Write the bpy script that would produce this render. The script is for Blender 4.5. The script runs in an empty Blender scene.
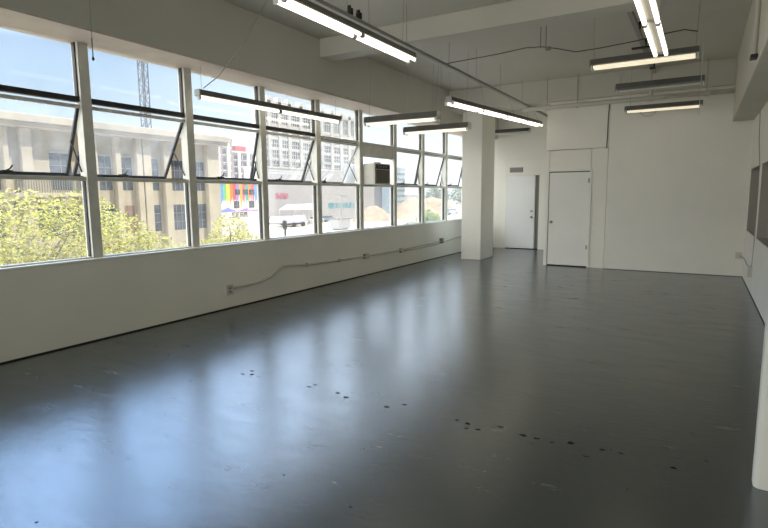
import bpy, bmesh, math, random
from mathutils import Vector, Matrix
random.seed(7)
S = bpy.context.scene
C = S.collection
PI = math.pi

# ------------------------------------------------------------------ materials
def mat(name, col=(.8,.8,.8), rough=.6, metal=0.0, spec=.5, emit=None, estr=0, noise=None, bump=0.0, bscale=30, ior=1.5):
    m = bpy.data.materials.new(name); m.use_nodes = True
    nt = m.node_tree; b = nt.nodes['Principled BSDF']
    b.inputs['Base Color'].default_value = (*col, 1); b.inputs['Roughness'].default_value = rough
    b.inputs['Metallic'].default_value = metal; b.inputs['Specular IOR Level'].default_value = spec
    b.inputs['IOR'].default_value = ior
    if emit:
        b.inputs['Emission Color'].default_value = (*emit, 1); b.inputs['Emission Strength'].default_value = estr
    if noise or bump:
        tc = nt.nodes.new('ShaderNodeTexCoord')
    if noise:
        sc, amt = noise
        n = nt.nodes.new('ShaderNodeTexNoise'); n.inputs['Scale'].default_value = sc; n.inputs['Detail'].default_value = 5
        r = nt.nodes.new('ShaderNodeValToRGB')
        r.color_ramp.elements[0].position = .3; r.color_ramp.elements[1].position = .7
        r.color_ramp.elements[0].color = (*[c*(1-amt) for c in col], 1); r.color_ramp.elements[1].color = (*[min(1, c*(1+amt)) for c in col], 1)
        nt.links.new(tc.outputs['Object'], n.inputs['Vector']); nt.links.new(n.outputs['Fac'], r.inputs['Fac'])
        nt.links.new(r.outputs['Color'], b.inputs['Base Color'])
    if bump:
        n2 = nt.nodes.new('ShaderNodeTexNoise'); n2.inputs['Scale'].default_value = bscale; n2.inputs['Detail'].default_value = 4
        bp = nt.nodes.new('ShaderNodeBump'); bp.inputs['Strength'].default_value = bump; bp.inputs['Distance'].default_value = .01
        nt.links.new(tc.outputs['Object'], n2.inputs['Vector']); nt.links.new(n2.outputs['Fac'], bp.inputs['Height'])
        nt.links.new(bp.outputs['Normal'], b.inputs['Normal'])
    return m

M = {}
M['wall'] = mat('white_wall_paint', (.85,.825,.745), .55, noise=(1.2,.03), bump=.12, bscale=14)
M['sillwall'] = mat('window_wall_paint', (.85,.84,.745), .5, noise=(1.2,.03), bump=.12, bscale=14)
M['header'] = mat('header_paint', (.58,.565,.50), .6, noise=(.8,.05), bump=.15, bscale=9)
M['soffit'] = mat('tan_soffit_paint', (.66,.56,.46), .6, noise=(3,.08))  # underside strip, a warmer tan than the header
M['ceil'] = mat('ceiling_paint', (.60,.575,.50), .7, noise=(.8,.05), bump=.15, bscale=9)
M['door'] = mat('door_paint', (.83,.815,.755), .4, noise=(2,.02))
M['bluedoor'] = mat('exit_door_paint', (.82,.82,.80), .4, noise=(2,.02))
M['frame'] = mat('window_frame_paint', (.66,.645,.58), .5, noise=(8,.08))
M['dark'] = mat('dark_steel', (.018,.018,.018), .5)
M['black'] = mat('black_plastic', (.012,.012,.012), .5)
M['grey_metal'] = mat('grey_metal', (.33,.33,.31), .45, metal=.3)
M['pipe'] = mat('white_pipe_paint', (.62,.60,.54), .45)
M['conduit'] = mat('painted_conduit', (.56,.55,.50), .45)
M['housing'] = mat('fixture_enamel', (.12,.12,.112), .4, noise=(6,.1))
M['reflector'] = mat('fixture_reflector', (.22,.215,.2), .5)
M['whitehousing'] = mat('white_fixture_enamel', (.72,.71,.67), .35)
M['cable'] = mat('dark_cable', (.05,.05,.045), .6)
M['greycable'] = mat('grey_cable', (.35,.34,.31), .6)
M['chrome'] = mat('steel_knob', (.35,.34,.32), .28, metal=1)
M['grille'] = mat('ac_grille', (.16,.14,.11), .6)
M['beige'] = mat('ac_beige', (.56,.54,.47), .5)
M['acwhite'] = mat('ac_sleeve', (.42,.45,.48), .5)
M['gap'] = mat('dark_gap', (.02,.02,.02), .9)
M['plate'] = mat('grey_plate', (.22,.21,.19), .5)
def tube_mat(name, col, s): return mat(name, (.9,.9,.88), .4, emit=col, estr=s)
M['tube'] = tube_mat('lit_tube', (1,.90,.72), 1.7)
M['tube_warm'] = tube_mat('lit_tube_yellowed', (1,.86,.58), .30)
M['tube_cream'] = tube_mat('lit_tube_cream', (1,.88,.66), .45)
M['tube_off'] = mat('unlit_tube', (.72,.71,.68), .3)

def floor_mat():
    m = bpy.data.materials.new('grey_floor_paint'); m.use_nodes = True
    nt = m.node_tree; N = nt.nodes; L = nt.links; b = N['Principled BSDF']
    tc = N.new('ShaderNodeTexCoord')
    n = N.new('ShaderNodeTexNoise'); n.inputs['Scale'].default_value = .9; n.inputs['Detail'].default_value = 8; n.inputs['Roughness'].default_value = .65
    L.new(tc.outputs['Object'], n.inputs['Vector'])
    r = N.new('ShaderNodeValToRGB'); r.color_ramp.elements[0].position = .3; r.color_ramp.elements[1].position = .72
    r.color_ramp.elements[0].color = (.018,.022,.024,1); r.color_ramp.elements[1].color = (.026,.031,.033,1)
    L.new(n.outputs['Fac'], r.inputs['Fac'])
    # chipped paint along the line of the old partition (y = 3.17) and a few strays
    sep = N.new('ShaderNodeSeparateXYZ'); L.new(tc.outputs['Object'], sep.inputs[0])
    vor = N.new('ShaderNodeTexVoronoi'); vor.inputs['Scale'].default_value = 11; vor.inputs['Randomness'].default_value = 1
    mp = N.new('ShaderNodeMapping'); mp.inputs['Scale'].default_value = (1,1.5,1); L.new(tc.outputs['Object'], mp.inputs['Vector']); L.new(mp.outputs['Vector'], vor.inputs['Vector'])
    wob = N.new('ShaderNodeTexNoise'); wob.inputs['Scale'].default_value = 60; L.new(tc.outputs['Object'], wob.inputs['Vector'])
    def math_(op, a, bb, c=None):
        k = N.new('ShaderNodeMath'); k.operation = op
        for i, v in enumerate((a, bb, c)):
            if v is None: continue
            if isinstance(v, (int, float)): k.inputs[i].default_value = v
            else: L.new(v, k.inputs[i])
        return k.outputs[0]
    dy = math_('ABSOLUTE', math_('SUBTRACT', sep.outputs['Y'], 3.185), 0)
    band = math_('LESS_THAN', dy, .085)
    xin = math_('MULTIPLY', math_('GREATER_THAN', sep.outputs['X'], 2.1), math_('LESS_THAN', sep.outputs['X'], 5.5))
    d = math_('ADD', vor.outputs['Distance'], math_('MULTIPLY', math_('SUBTRACT', wob.outputs['Fac'], .5), .5))
    chip = math_('LESS_THAN', d, .24)
    pick = N.new('ShaderNodeSeparateColor'); L.new(vor.outputs['Color'], pick.inputs[0])
    chip = math_('MULTIPLY', chip, math_('GREATER_THAN', pick.outputs[0], .48))
    mask = math_('MULTIPLY', math_('MULTIPLY', band, xin), chip)
    stray = math_('MULTIPLY', math_('MULTIPLY', math_('LESS_THAN', d, .09), math_('GREATER_THAN', pick.outputs[1], .965)), math_('LESS_THAN', sep.outputs['Y'], 5))
    mask = math_('MAXIMUM', mask, stray)
    mix = N.new('ShaderNodeMixRGB'); L.new(mask, mix.inputs[0]); L.new(r.outputs['Color'], mix.inputs[1]); mix.inputs[2].default_value = (.012,.012,.011,1)
    L.new(mix.outputs[0], b.inputs['Base Color'])
    # streaky gloss
    st = N.new('ShaderNodeTexNoise'); st.inputs['Scale'].default_value = 2.2; st.inputs['Detail'].default_value = 6; st.inputs['Roughness'].default_value = .7
    ms = N.new('ShaderNodeMapping'); ms.inputs['Scale'].default_value = (1.0,3.2,1); ms.inputs['Rotation'].default_value = (0,0,.5)
    L.new(tc.outputs['Object'], ms.inputs['Vector']); L.new(ms.outputs['Vector'], st.inputs['Vector'])
    rr = N.new('ShaderNodeMapRange'); rr.inputs['From Min'].default_value = .3; rr.inputs['From Max'].default_value = .7; rr.inputs['To Min'].default_value = .17; rr.inputs['To Max'].default_value = .29
    L.new(st.outputs['Fac'], rr.inputs['Value'])
    L.new(math_('ADD', rr.outputs[0], math_('MULTIPLY', mask, .5)), b.inputs['Roughness'])
    b.inputs['IOR'].default_value = 2.25; L.new(math_('SUBTRACT', .5, math_('MULTIPLY', mask, .46)), b.inputs['Specular IOR Level']); b.inputs['Specular Tint'].default_value = (.90,.97,1,1)
    L.new(math_('SUBTRACT', .25, math_('MULTIPLY', mask, .25)), b.inputs['Coat Weight']); b.inputs['Coat Roughness'].default_value = .15
    f = N.new('ShaderNodeTexNoise'); f.inputs['Scale'].default_value = 7; f.inputs['Detail'].default_value = 10; f.inputs['Roughness'].default_value = .72
    L.new(ms.outputs['Vector'], f.inputs['Vector'])
    bp = N.new('ShaderNodeBump'); bp.inputs['Strength'].default_value = .10; bp.inputs['Distance'].default_value = .02
    L.new(f.outputs['Fac'], bp.inputs['Height'])
    bp2 = N.new('ShaderNodeBump'); bp2.invert = True; bp2.inputs['Strength'].default_value = .6; bp2.inputs['Distance'].default_value = .004
    L.new(mask, bp2.inputs['Height']); L.new(bp.outputs['Normal'], bp2.inputs['Normal'])
    L.new(bp2.outputs['Normal'], b.inputs['Normal']); L.new(bp.outputs['Normal'], b.inputs['Coat Normal'])
    return m
M['floor'] = floor_mat()

def glass_mat(name, haze, scale):
    m = bpy.data.materials.new(name); m.use_nodes = True
    nt = m.node_tree; N = nt.nodes; L = nt.links; N.clear()
    o = N.new('ShaderNodeOutputMaterial'); t = N.new('ShaderNodeBsdfTransparent'); t.inputs[0].default_value = (.96,.97,.965,1)
    g = N.new('ShaderNodeBsdfGlossy'); g.inputs['Roughness'].default_value = .02
    tr = N.new('ShaderNodeBsdfTranslucent'); tr.inputs[0].default_value = (.9,.9,.88,1)
    fr = N.new('ShaderNodeFresnel'); fr.inputs[0].default_value = 1.35
    a = N.new('ShaderNodeMixShader'); b = N.new('ShaderNodeMixShader')
    tc = N.new('ShaderNodeTexCoord'); n = N.new('ShaderNodeTexNoise'); n.inputs['Scale'].default_value = scale; n.inputs['Detail'].default_value = 7; n.inputs['Roughness'].default_value = .7
    L.new(tc.outputs['Object'], n.inputs['Vector'])
    r = N.new('ShaderNodeMapRange'); r.inputs['From Min'].default_value = .35; r.inputs['From Max'].default_value = .75; r.inputs['To Min'].default_value = haze*.55; r.inputs['To Max'].default_value = haze*1.7
    L.new(n.outputs['Fac'], r.inputs['Value'])
    L.new(r.outputs[0], a.inputs[0]); L.new(t.outputs[0], a.inputs[1]); L.new(tr.outputs[0], a.inputs[2])
    ms = N.new('ShaderNodeMath'); ms.operation = 'MULTIPLY'; ms.inputs[1].default_value = .3; L.new(fr.outputs[0], ms.inputs[0])
    L.new(ms.outputs[0], b.inputs[0]); L.new(a.outputs[0], b.inputs[1]); L.new(g.outputs[0], b.inputs[2])
    L.new(b.outputs[0], o.inputs[0])
    return m
M['glass'] = glass_mat('window_glass', .03, 2.5)
M['sashglass'] = glass_mat('dusty_sash_glass', .055, 3.5)
M['hazeglass'] = glass_mat('hazy_window_glass', .06, 2.5)

# exterior materials
M['stone'] = mat('cream_stone', (.46,.41,.32), .8, noise=(.9,.12), bump=.1, bscale=3)
M['stone2'] = mat('cornice_stone', (.46,.42,.36), .8, noise=(.7,.15))
M['glassdark'] = mat('dark_pane', (.10,.115,.14), .25, noise=(1.3,.4))
M['pinkpane'] = mat('reddish_pane', (.30,.19,.15), .5)
M['muntin'] = mat('steel_muntin', (.22,.23,.23), .5)
M['asphalt'] = mat('asphalt', (.25,.235,.21), .9, noise=(.4,.15))
M['lot'] = mat('pale_lot', (.58,.52,.43), .9, noise=(.05,.12))
M['factory'] = mat('factory_white', (.62,.61,.60), .7)
M['factpane'] = mat('factory_glass', (.17,.19,.21), .3, noise=(.12,.35))
M['greywall'] = mat('pale_grey_wall', (.47,.46,.48), .8, noise=(.08,.06))
M['brick'] = mat('pinkish_brick', (.34,.27,.25), .9, noise=(.3,.12))
M['paletrim'] = mat('pale_trim', (.62,.58,.54), .8)
M['redroof'] = mat('red_rooftop', (.50,.11,.10), .8)
M['blueglass'] = mat('pale_blue_cladding', (.36,.46,.56), .4, noise=(.2,.1))
M['dirt'] = mat('tan_dirt', (.42,.32,.22), .95, noise=(.4,.2), bump=.4, bscale=1.5)
M['white'] = mat('white_canvas', (.75,.75,.74), .8)
M['teal'] = mat('teal_spray_paint', (.06,.36,.45), .8)
M['pink'] = mat('pink_spray_paint', (.55,.14,.22), .8)
M['redkerb'] = mat('red_paint', (.45,.13,.12), .8)
M['bark'] = mat('bark', (.20,.15,.11), .9, noise=(4,.3))
M['crane'] = mat('crane_steel', (.07,.08,.10), .6)
M['carblue'] = mat('blue_car_paint', (.22,.30,.38), .3)
M['carwhite'] = mat('white_car_paint', (.62,.62,.62), .3)
M['carlav'] = mat('lavender_paint', (.46,.44,.55), .4)
M['rubber'] = mat('tyre_rubber', (.02,.02,.02), .8)
def leaf_mat(name, c1, c2):
    m = bpy.data.materials.new(name); m.use_nodes = True
    nt = m.node_tree; N = nt.nodes; L = nt.links; b = N['Principled BSDF']; out = N['Material Output']
    geo = N.new('ShaderNodeNewGeometry'); r = N.new('ShaderNodeValToRGB')
    r.color_ramp.elements[0].color = (*c1,1); r.color_ramp.elements[1].color = (*c2,1)
    L.new(geo.outputs['Random Per Island'], r.inputs['Fac']); L.new(r.outputs[0], b.inputs['Base Color']); b.inputs['Roughness'].default_value = .55
    tr = N.new('ShaderNodeBsdfTranslucent'); L.new(r.outputs[0], tr.inputs[0])
    mx = N.new('ShaderNodeMixShader'); mx.inputs[0].default_value = .4
    L.new(b.outputs[0], mx.inputs[1]); L.new(tr.outputs[0], mx.inputs[2]); L.new(mx.outputs[0], out.inputs[0])
    return m
M['leaf'] = leaf_mat('yellow_green_leaf', (.17,.18,.03), (.80,.74,.20))
M['leaf2'] = leaf_mat('green_leaf', (.15,.25,.07), (.42,.52,.20))
M['leafdark'] = leaf_mat('distant_leaf', (.16,.21,.15), (.30,.34,.26))

def mural_mat(x0, x1, z0, z1):
    """Generic painted drips: vertical bands of flat colour with ragged lower ends over a pale wall."""
    m = bpy.data.materials.new('drip_painted_wall'); m.use_nodes = True
    nt = m.node_tree; N = nt.nodes; L = nt.links; b = N['Principled BSDF']; b.inputs['Roughness'].default_value = .8
    tc = N.new('ShaderNodeTexCoord'); sep = N.new('ShaderNodeSeparateXYZ'); L.new(tc.outputs['Object'], sep.inputs[0])
    mr = N.new('ShaderNodeMapRange'); mr.inputs['From Min'].default_value = x0; mr.inputs['From Max'].default_value = x1; L.new(sep.outputs['Y'], mr.inputs['Value'])
    ramp = N.new('ShaderNodeValToRGB'); ramp.color_ramp.interpolation = 'CONSTANT'
    cols = [(.30,.12,.55),(.62,.10,.55),(.12,.30,.62),(.18,.45,.20),(.75,.62,.08),(.80,.22,.06),(.75,.10,.12),(.30,.25,.58),(.82,.40,.10),(.70,.16,.22),(.12,.40,.36),(.80,.30,.10),(.75,.15,.30),(.18,.36,.62),(.45,.45,.55),(.10,.45,.50),(.65,.65,.60)]
    e = ramp.color_ramp.elements
    for i, c in enumerate(cols):
        el = e[i] if i < 2 else e.new(i/len(cols))
        el.position = i/len(cols); el.color = (*c,1)
    L.new(mr.outputs[0], ramp.inputs['Fac'])
    cmb = N.new('ShaderNodeCombineXYZ'); mu = N.new('ShaderNodeMath'); mu.operation = 'MULTIPLY'; mu.inputs[1].default_value = 1.6
    L.new(sep.outputs['Y'], mu.inputs[0]); L.new(mu.outputs[0], cmb.inputs[0])
    no = N.new('ShaderNodeTexNoise'); no.inputs['Scale'].default_value = 1.3; no.inputs['Detail'].default_value = 2; L.new(cmb.outputs[0], no.inputs['Vector'])
    ed = N.new('ShaderNodeMapRange'); ed.inputs['From Min'].default_value = .3; ed.inputs['From Max'].default_value = .7
    ed.inputs['To Min'].default_value = z1-1.6; ed.inputs['To Max'].default_value = z0+.4; L.new(no.outputs['Fac'], ed.inputs['Value'])
    gt = N.new('ShaderNodeMath'); gt.operation = 'GREATER_THAN'; L.new(sep.outputs['Z'], gt.inputs[0]); L.new(ed.outputs[0], gt.inputs[1])
    mx = N.new('ShaderNodeMixRGB'); L.new(gt.outputs[0], mx.inputs[0]); mx.inputs[1].default_value = (.66,.58,.56,1); L.new(ramp.outputs[0], mx.inputs[2])
    # lower border: blue passing into magenta
    r2 = N.new('ShaderNodeValToRGB'); r2.color_ramp.elements[0].color = (.10,.28,.65,1); r2.color_ramp.elements[1].color = (.60,.20,.55,1); L.new(mr.outputs[0], r2.inputs['Fac'])
    lt = N.new('ShaderNodeMath'); lt.operation = 'LESS_THAN'; L.new(sep.outputs['Z'], lt.inputs[0])
    nb = N.new('ShaderNodeTexNoise'); nb.inputs['Scale'].default_value = .9; nb.inputs['Detail'].default_value = 3; L.new(tc.outputs['Object'], nb.inputs['Vector'])
    ed2 = N.new('ShaderNodeMapRange'); ed2.inputs['To Min'].default_value = z0-.5; ed2.inputs['To Max'].default_value = z0+1.4; L.new(nb.outputs['Fac'], ed2.inputs['Value'])
    L.new(ed2.outputs[0], lt.inputs[1])
    mx2 = N.new('ShaderNodeMixRGB'); L.new(lt.outputs[0], mx2.inputs[0]); L.new(mx.outputs[0], mx2.inputs[1]); L.new(r2.outputs[0], mx2.inputs[2])
    L.new(mx2.outputs[0], b.inputs['Base Color'])
    return m

# ------------------------------------------------------------------ mesh helpers
class MB:
    def __init__(s): s.bm = bmesh.new()
    def box(s, x0, x1, y0, y1, z0, z1, mtx=None):
        vs = [s.bm.verts.new((x, y, z)) for x in (x0, x1) for y in (y0, y1) for z in (z0, z1)]
        if mtx:
            for v in vs: v.co = mtx @ v.co
        for f in ((0,1,3,2),(4,6,7,5),(0,4,5,1),(2,3,7,6),(0,2,6,4),(1,5,7,3)):
            s.bm.faces.new([vs[i] for i in f])
        return s
    def bar(s, a, b, w, h=None, up=(0,0,1)):
        """box of section w x h from a to b"""
        a, b = Vector(a), Vector(b); d = b-a; h = h or w
        z = d.normalized(); u = Vector(up)
        if abs(z.dot(u)) > .98: u = Vector((1,0,0))
        x = z.cross(u).normalized(); y = x.cross(z)
        m = Matrix((x, y, z)).transposed().to_4x4(); m.translation = a
        return s.box(-w/2, w/2, -h/2, h/2, 0, d.length, m)
    def tube(s, pts, r, n=8, closed_ends=True):
        pts = [Vector(p) for p in pts]; rings = []
        for i, p in enumerate(pts):
            t = (pts[min(i+1, len(pts)-1)]-pts[max(i-1, 0)]).normalized()
            u = Vector((0,0,1)) if abs(t.z) < .9 else Vector((1,0,0))
            x = t.cross(u).normalized(); y = t.cross(x)
            rr = r[i] if isinstance(r, (list, tuple)) else r
            rings.append([s.bm.verts.new(p+x*math.cos(2*PI*k/n)*rr+y*math.sin(2*PI*k/n)*rr) for k in range(n)])
        for a, b in zip(rings, rings[1:]):
            for k in range(n): s.bm.faces.new((a[k], a[(k+1)%n], b[(k+1)%n], b[k]))
        if closed_ends:
            s.bm.faces.new(rings[0]); s.bm.faces.new(rings[-1][::-1])
        return s
    def prism(s, poly, axis, a, b):
        """poly: 2-D outline; axis: 'X','Y','Z' direction of extrusion from a to b"""
        def P(q, t): return {'X': (t, q[0], q[1]), 'Y': (q[0], t, q[1]), 'Z': (q[0], q[1], t)}[axis]
        A = [s.bm.verts.new(P(q, a)) for q in poly]; B = [s.bm.verts.new(P(q, b)) for q in poly]
        s.bm.faces.new(A); s.bm.faces.new(B[::-1]); n = len(poly)
        for i in range(n): s.bm.faces.new((A[i], A[(i+1)%n], B[(i+1)%n], B[i]))
        return s
    def ball(s, c, r, n=10, sc=(1,1,1)):
        m = Matrix.Translation(c) @ Matrix.Diagonal((r*sc[0], r*sc[1], r*sc[2], 1))
        bmesh.ops.create_uvsphere(s.bm, u_segments=n, v_segments=max(5, n*2//3), radius=1, matrix=m); return s
    def make(s, name, m, parent=None, bevel=0, smooth=False, kind=None):
        bmesh.ops.recalc_face_normals(s.bm, faces=s.bm.faces)
        me = bpy.data.meshes.new(name); s.bm.to_mesh(me); s.bm.free()
        if smooth:
            for p in me.polygons: p.use_smooth = True
        me.materials.append(M[m] if isinstance(m, str) else m)
        o = bpy.data.objects.new(name, me); C.objects.link(o)
        if parent is not None:
            o.parent = parent
            o.matrix_parent_inverse = Matrix.Translation(-Vector(parent['_w'])) if '_w' in parent else Matrix()
        if bevel:
            bv = o.modifiers.new('Bevel', 'BEVEL'); bv.width = bevel; bv.segments = 2; bv.limit_method = 'ANGLE'
        if kind: o['kind'] = kind
        return o

def tag(o, label, cat, group=None, kind=None):
    o['label'] = label; o['category'] = cat
    if group: o['group'] = group
    if kind: o['kind'] = kind
    return o
def thing(name, label, cat, loc, group=None):
    o = bpy.data.objects.new(name, None); C.objects.link(o); o.location = loc; o['_w'] = list(loc); o.empty_display_size = .1
    return tag(o, label, cat, group)
def struct_empty(name, loc):
    o = bpy.data.objects.new(name, None); C.objects.link(o); o.location = loc; o['_w'] = list(loc); o['kind'] = 'structure'; o.empty_display_size = .1
    return o
def struct(name, mb, m, bevel=0): return mb.make(name, m, bevel=bevel, kind='structure')

# ------------------------------------------------------------------ room dimensions
W = 6.205; YB = 11.55; YR = 14.86; ZC = 3.87; ZS = .878; ZH = 3.095; Y0 = -5.0
BAY = 1.2986; YM = [3.2826 + BAY*i for i in range(-6, 9)] + [14.80]      # mullion centres; YM[6] is the first one seen; row extended behind the camera for daylight
FY = YM[-1]

struct('floor', MB().box(-.2, W+.4, Y0-.2, YR+.2, -.25, 0), 'floor')
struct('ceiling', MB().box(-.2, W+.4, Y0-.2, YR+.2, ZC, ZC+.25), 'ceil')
# window wall: low wall, piers before and after the windows
struct('wall_left', MB().box(-.2, 0, Y0-.2, YR+.2, 0, ZS-.02).box(-.2, 0, Y0-.2, YM[0]-.05, ZS-.02, ZH).box(-.2, 0, FY+.05, YR+.2, ZS-.02, ZH), 'sillwall')
struct('trim_1', MB().box(-.2, .012, YM[0]-.05, FY+.05, ZS-.02, ZS+.004), 'wall', .004)
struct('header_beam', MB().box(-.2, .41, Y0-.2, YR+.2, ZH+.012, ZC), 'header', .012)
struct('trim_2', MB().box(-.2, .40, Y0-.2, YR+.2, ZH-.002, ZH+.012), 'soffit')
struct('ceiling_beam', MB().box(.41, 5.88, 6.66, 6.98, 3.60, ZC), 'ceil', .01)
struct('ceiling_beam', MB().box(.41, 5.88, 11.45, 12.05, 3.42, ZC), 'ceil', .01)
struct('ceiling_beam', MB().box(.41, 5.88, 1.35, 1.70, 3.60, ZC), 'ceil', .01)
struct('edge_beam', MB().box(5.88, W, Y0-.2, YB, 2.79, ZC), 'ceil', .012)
struct('column', MB().box(.61, 1.098, 11.77, 12.64, 0, 3.42), 'wall', .012)
# back wall with the projecting cupboard front and recess
struct('wall_back', MB().box(3.835, W+.4, YB, YB+.2, 0, ZC), 'wall', .004)
wb = MB()
wb.box(2.60, 2.672, 11.585, 11.75, 0, 2.435)            # strip beside the door
wb.box(2.672, 3.51, 11.60, 11.75, 1.995, 2.435)         # over the door
wb.box(3.515, 3.82, 11.60, 11.75, 0, 2.44)              # panel beside the door
wb.box(2.60, 3.825, 11.59, 11.75, 2.447, ZC)            # upper panel
wb.box(2.60, 2.75, 11.75, YR, 0, ZC)                    # return wall of the recess
wb.box(2.72, 3.84, 11.75, 11.78, 0, ZC)
struct('wall_partition', wb, 'wall', .003)
wr = MB().box(-.2, 2.75, YR, YR+.2, 2.5, ZC).box(-.2, .69, YR-.015, YR+.2, 0, 2.5).box(1.62, 2.75, YR-.015, YR+.2, 0, 2.5).box(.69, 1.62, YR-.015, YR+.2, 2.065, 2.5).box(.69, 1.62, YR+.03, YR+.2, 0, 2.065)
struct('wall_recess', wr, 'wall', .003)
# right wall with two shallow niches
N1 = (9.72, 11.44, .86, 1.935); N2 = (7.5, 9.40, .86, 1.935)
wr = MB().box(W, W+.4, Y0-.2, N2[0], 0, ZC).box(W, W+.4, N2[1], N1[0], 0, ZC).box(W, W+.4, N1[1], YB, 0, ZC)
for n in (N1, N2):
    wr.box(W, W+.4, n[0], n[1], 0, n[2]).box(W, W+.4, n[0], n[1], n[3], ZC).box(W+.13, W+.4, n[0], n[1], n[2], n[3])
struct('wall_right', wr, 'wall')
FILL_WIN_X = [.15, 1.65, 3.15, 4.65, 6.15]
M['niche'] = mat('grey_niche_paint', (.36,.345,.30), .7, noise=(2,.06))  # niche lining, a darker grey than the wall
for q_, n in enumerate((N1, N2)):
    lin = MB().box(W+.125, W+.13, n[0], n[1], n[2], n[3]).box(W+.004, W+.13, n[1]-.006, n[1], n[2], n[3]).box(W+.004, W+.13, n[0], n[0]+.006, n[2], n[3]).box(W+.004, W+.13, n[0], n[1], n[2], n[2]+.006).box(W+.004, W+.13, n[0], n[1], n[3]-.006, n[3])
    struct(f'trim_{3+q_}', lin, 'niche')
struct('wall_front', MB().box(-.2, W+.4, Y0-.2, Y0, 0, ZS).box(-.2, W+.4, Y0-.2, Y0, ZH, ZC).box(-.2, FILL_WIN_X[0], Y0-.2, Y0, ZS, ZH).box(FILL_WIN_X[-1], W+.4, Y0-.2, Y0, ZS, ZH), 'wall')
for i in range(4):  # unseen windows added behind the camera for fill daylight
    a, b = FILL_WIN_X[i], FILL_WIN_X[i+1]
    w = struct_empty(f'window_{30+i}', ((a+b)/2, Y0-.1, ZS))
    MB().box(a, a+.06, Y0-.16, Y0-.05, ZS, ZH).box(b-.06, b, Y0-.16, Y0-.05, ZS, ZH).box(a, b, Y0-.14, Y0-.07, 1.70, 1.742).box(a, b, Y0-.14, Y0-.07, 2.50, 2.55).make('window_frame', 'frame', w, .003)
    MB().box(a+.06, b-.06, Y0-.112, Y0-.108, ZS, ZH).make('pane', 'glass', w)
# end of the old partition standing out from the right wall
struct('wall_stub', MB().prism([(5.826, 3.185), (W, 3.185), (W, 3.275), (5.806, 3.275), (5.806, 3.203)], 'Z', 0, 2.79), 'wall', .004)
# thin dark line of floor paint under the walls
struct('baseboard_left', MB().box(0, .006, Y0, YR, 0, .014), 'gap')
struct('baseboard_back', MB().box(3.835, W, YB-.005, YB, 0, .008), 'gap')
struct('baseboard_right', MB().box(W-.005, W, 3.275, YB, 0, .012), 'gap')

# doors
d = struct_empty('door_1', (3.09, 11.6, 0))
MB().box(2.682, 3.492, 11.60, 11.64, .022, 1.978).make('door_panel', 'door', d, .004)
MB().box(2.672, 3.515, 11.62, 11.74, 0, .02).make('threshold', 'gap', d)
MB().box(2.672, 2.68, 11.615, 11.70, .02, 1.99).box(2.68, 3.495, 11.615, 11.70, 1.981, 1.992).make('door_gap', 'gap', d)
MB().box(3.496, 3.535, 11.575, 11.74, 0, 2.03).box(2.655, 3.535, 11.58, 11.60, 1.998, 2.03).make('door_frame', 'door', d, .003)
k = MB().tube([(2.745, 11.60, .935), (2.745, 11.592, .935)], .03, 14).tube([(2.745, 11.592, .935), (2.745, 11.56, .935)], .011, 10).ball((2.745, 11.545, .935), .028, 12, (1,.8,1)).make('door_knob', 'chrome', d, smooth=True)
for z in (.42, 1.80): MB().tube([(3.494, 11.59, z-.045), (3.494, 11.59, z+.045)], .009, 8).box(3.46, 3.494, 11.596, 11.603, z-.045, z+.045).make('hinge', 'grey_metal', d)

d = struct_empty('door_2', (1.11, YR, 0))
MB().box(.705, 1.52, YR-.06, YR-.02, .02, 2.045).make('door_panel', 'bluedoor', d, .004)
MB().box(.69, 1.62, YR-.018, YR+.06, 0, .018).make('threshold', 'gap', d)
MB().box(1.535, 1.62, YR-.012, YR+.06, .018, 2.06).make('door_jamb', 'plate', d)
MB().box(.68, .70, YR-.05, YR-.005, .0, 2.075).box(.68, 1.64, YR-.05, YR-.005, 2.055, 2.085).make('door_frame', 'door', d, .003)
MB().tube([(1.44, YR-.06, .90), (1.44, YR-.075, .90)], .032, 14).ball((1.44, YR-.105, .90), .03, 12, (1,.8,1)).tube([(1.44, YR-.075, .9), (1.44, YR-.1, .9)], .012, 8).make('door_knob', 'chrome', d, smooth=True)
MB().tube([(1.44, YR-.06, 1.065), (1.44, YR-.085, 1.065)], .03, 14).make('deadbolt', 'chrome', d)
t = thing('door_plate', 'small grey blank plate fixed above the white exit door in the recess', 'sign', (.98, YR-.017, 2.2))
MB().box(.80, 1.15, YR-.035, YR-.015, 2.155, 2.265).make('plate', 'plate', t, .004)
MB().box(.785, 1.165, YR-.028, YR-.015, 2.14, 2.28).make('plate_frame', 'grey_metal', t, .003)

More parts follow.
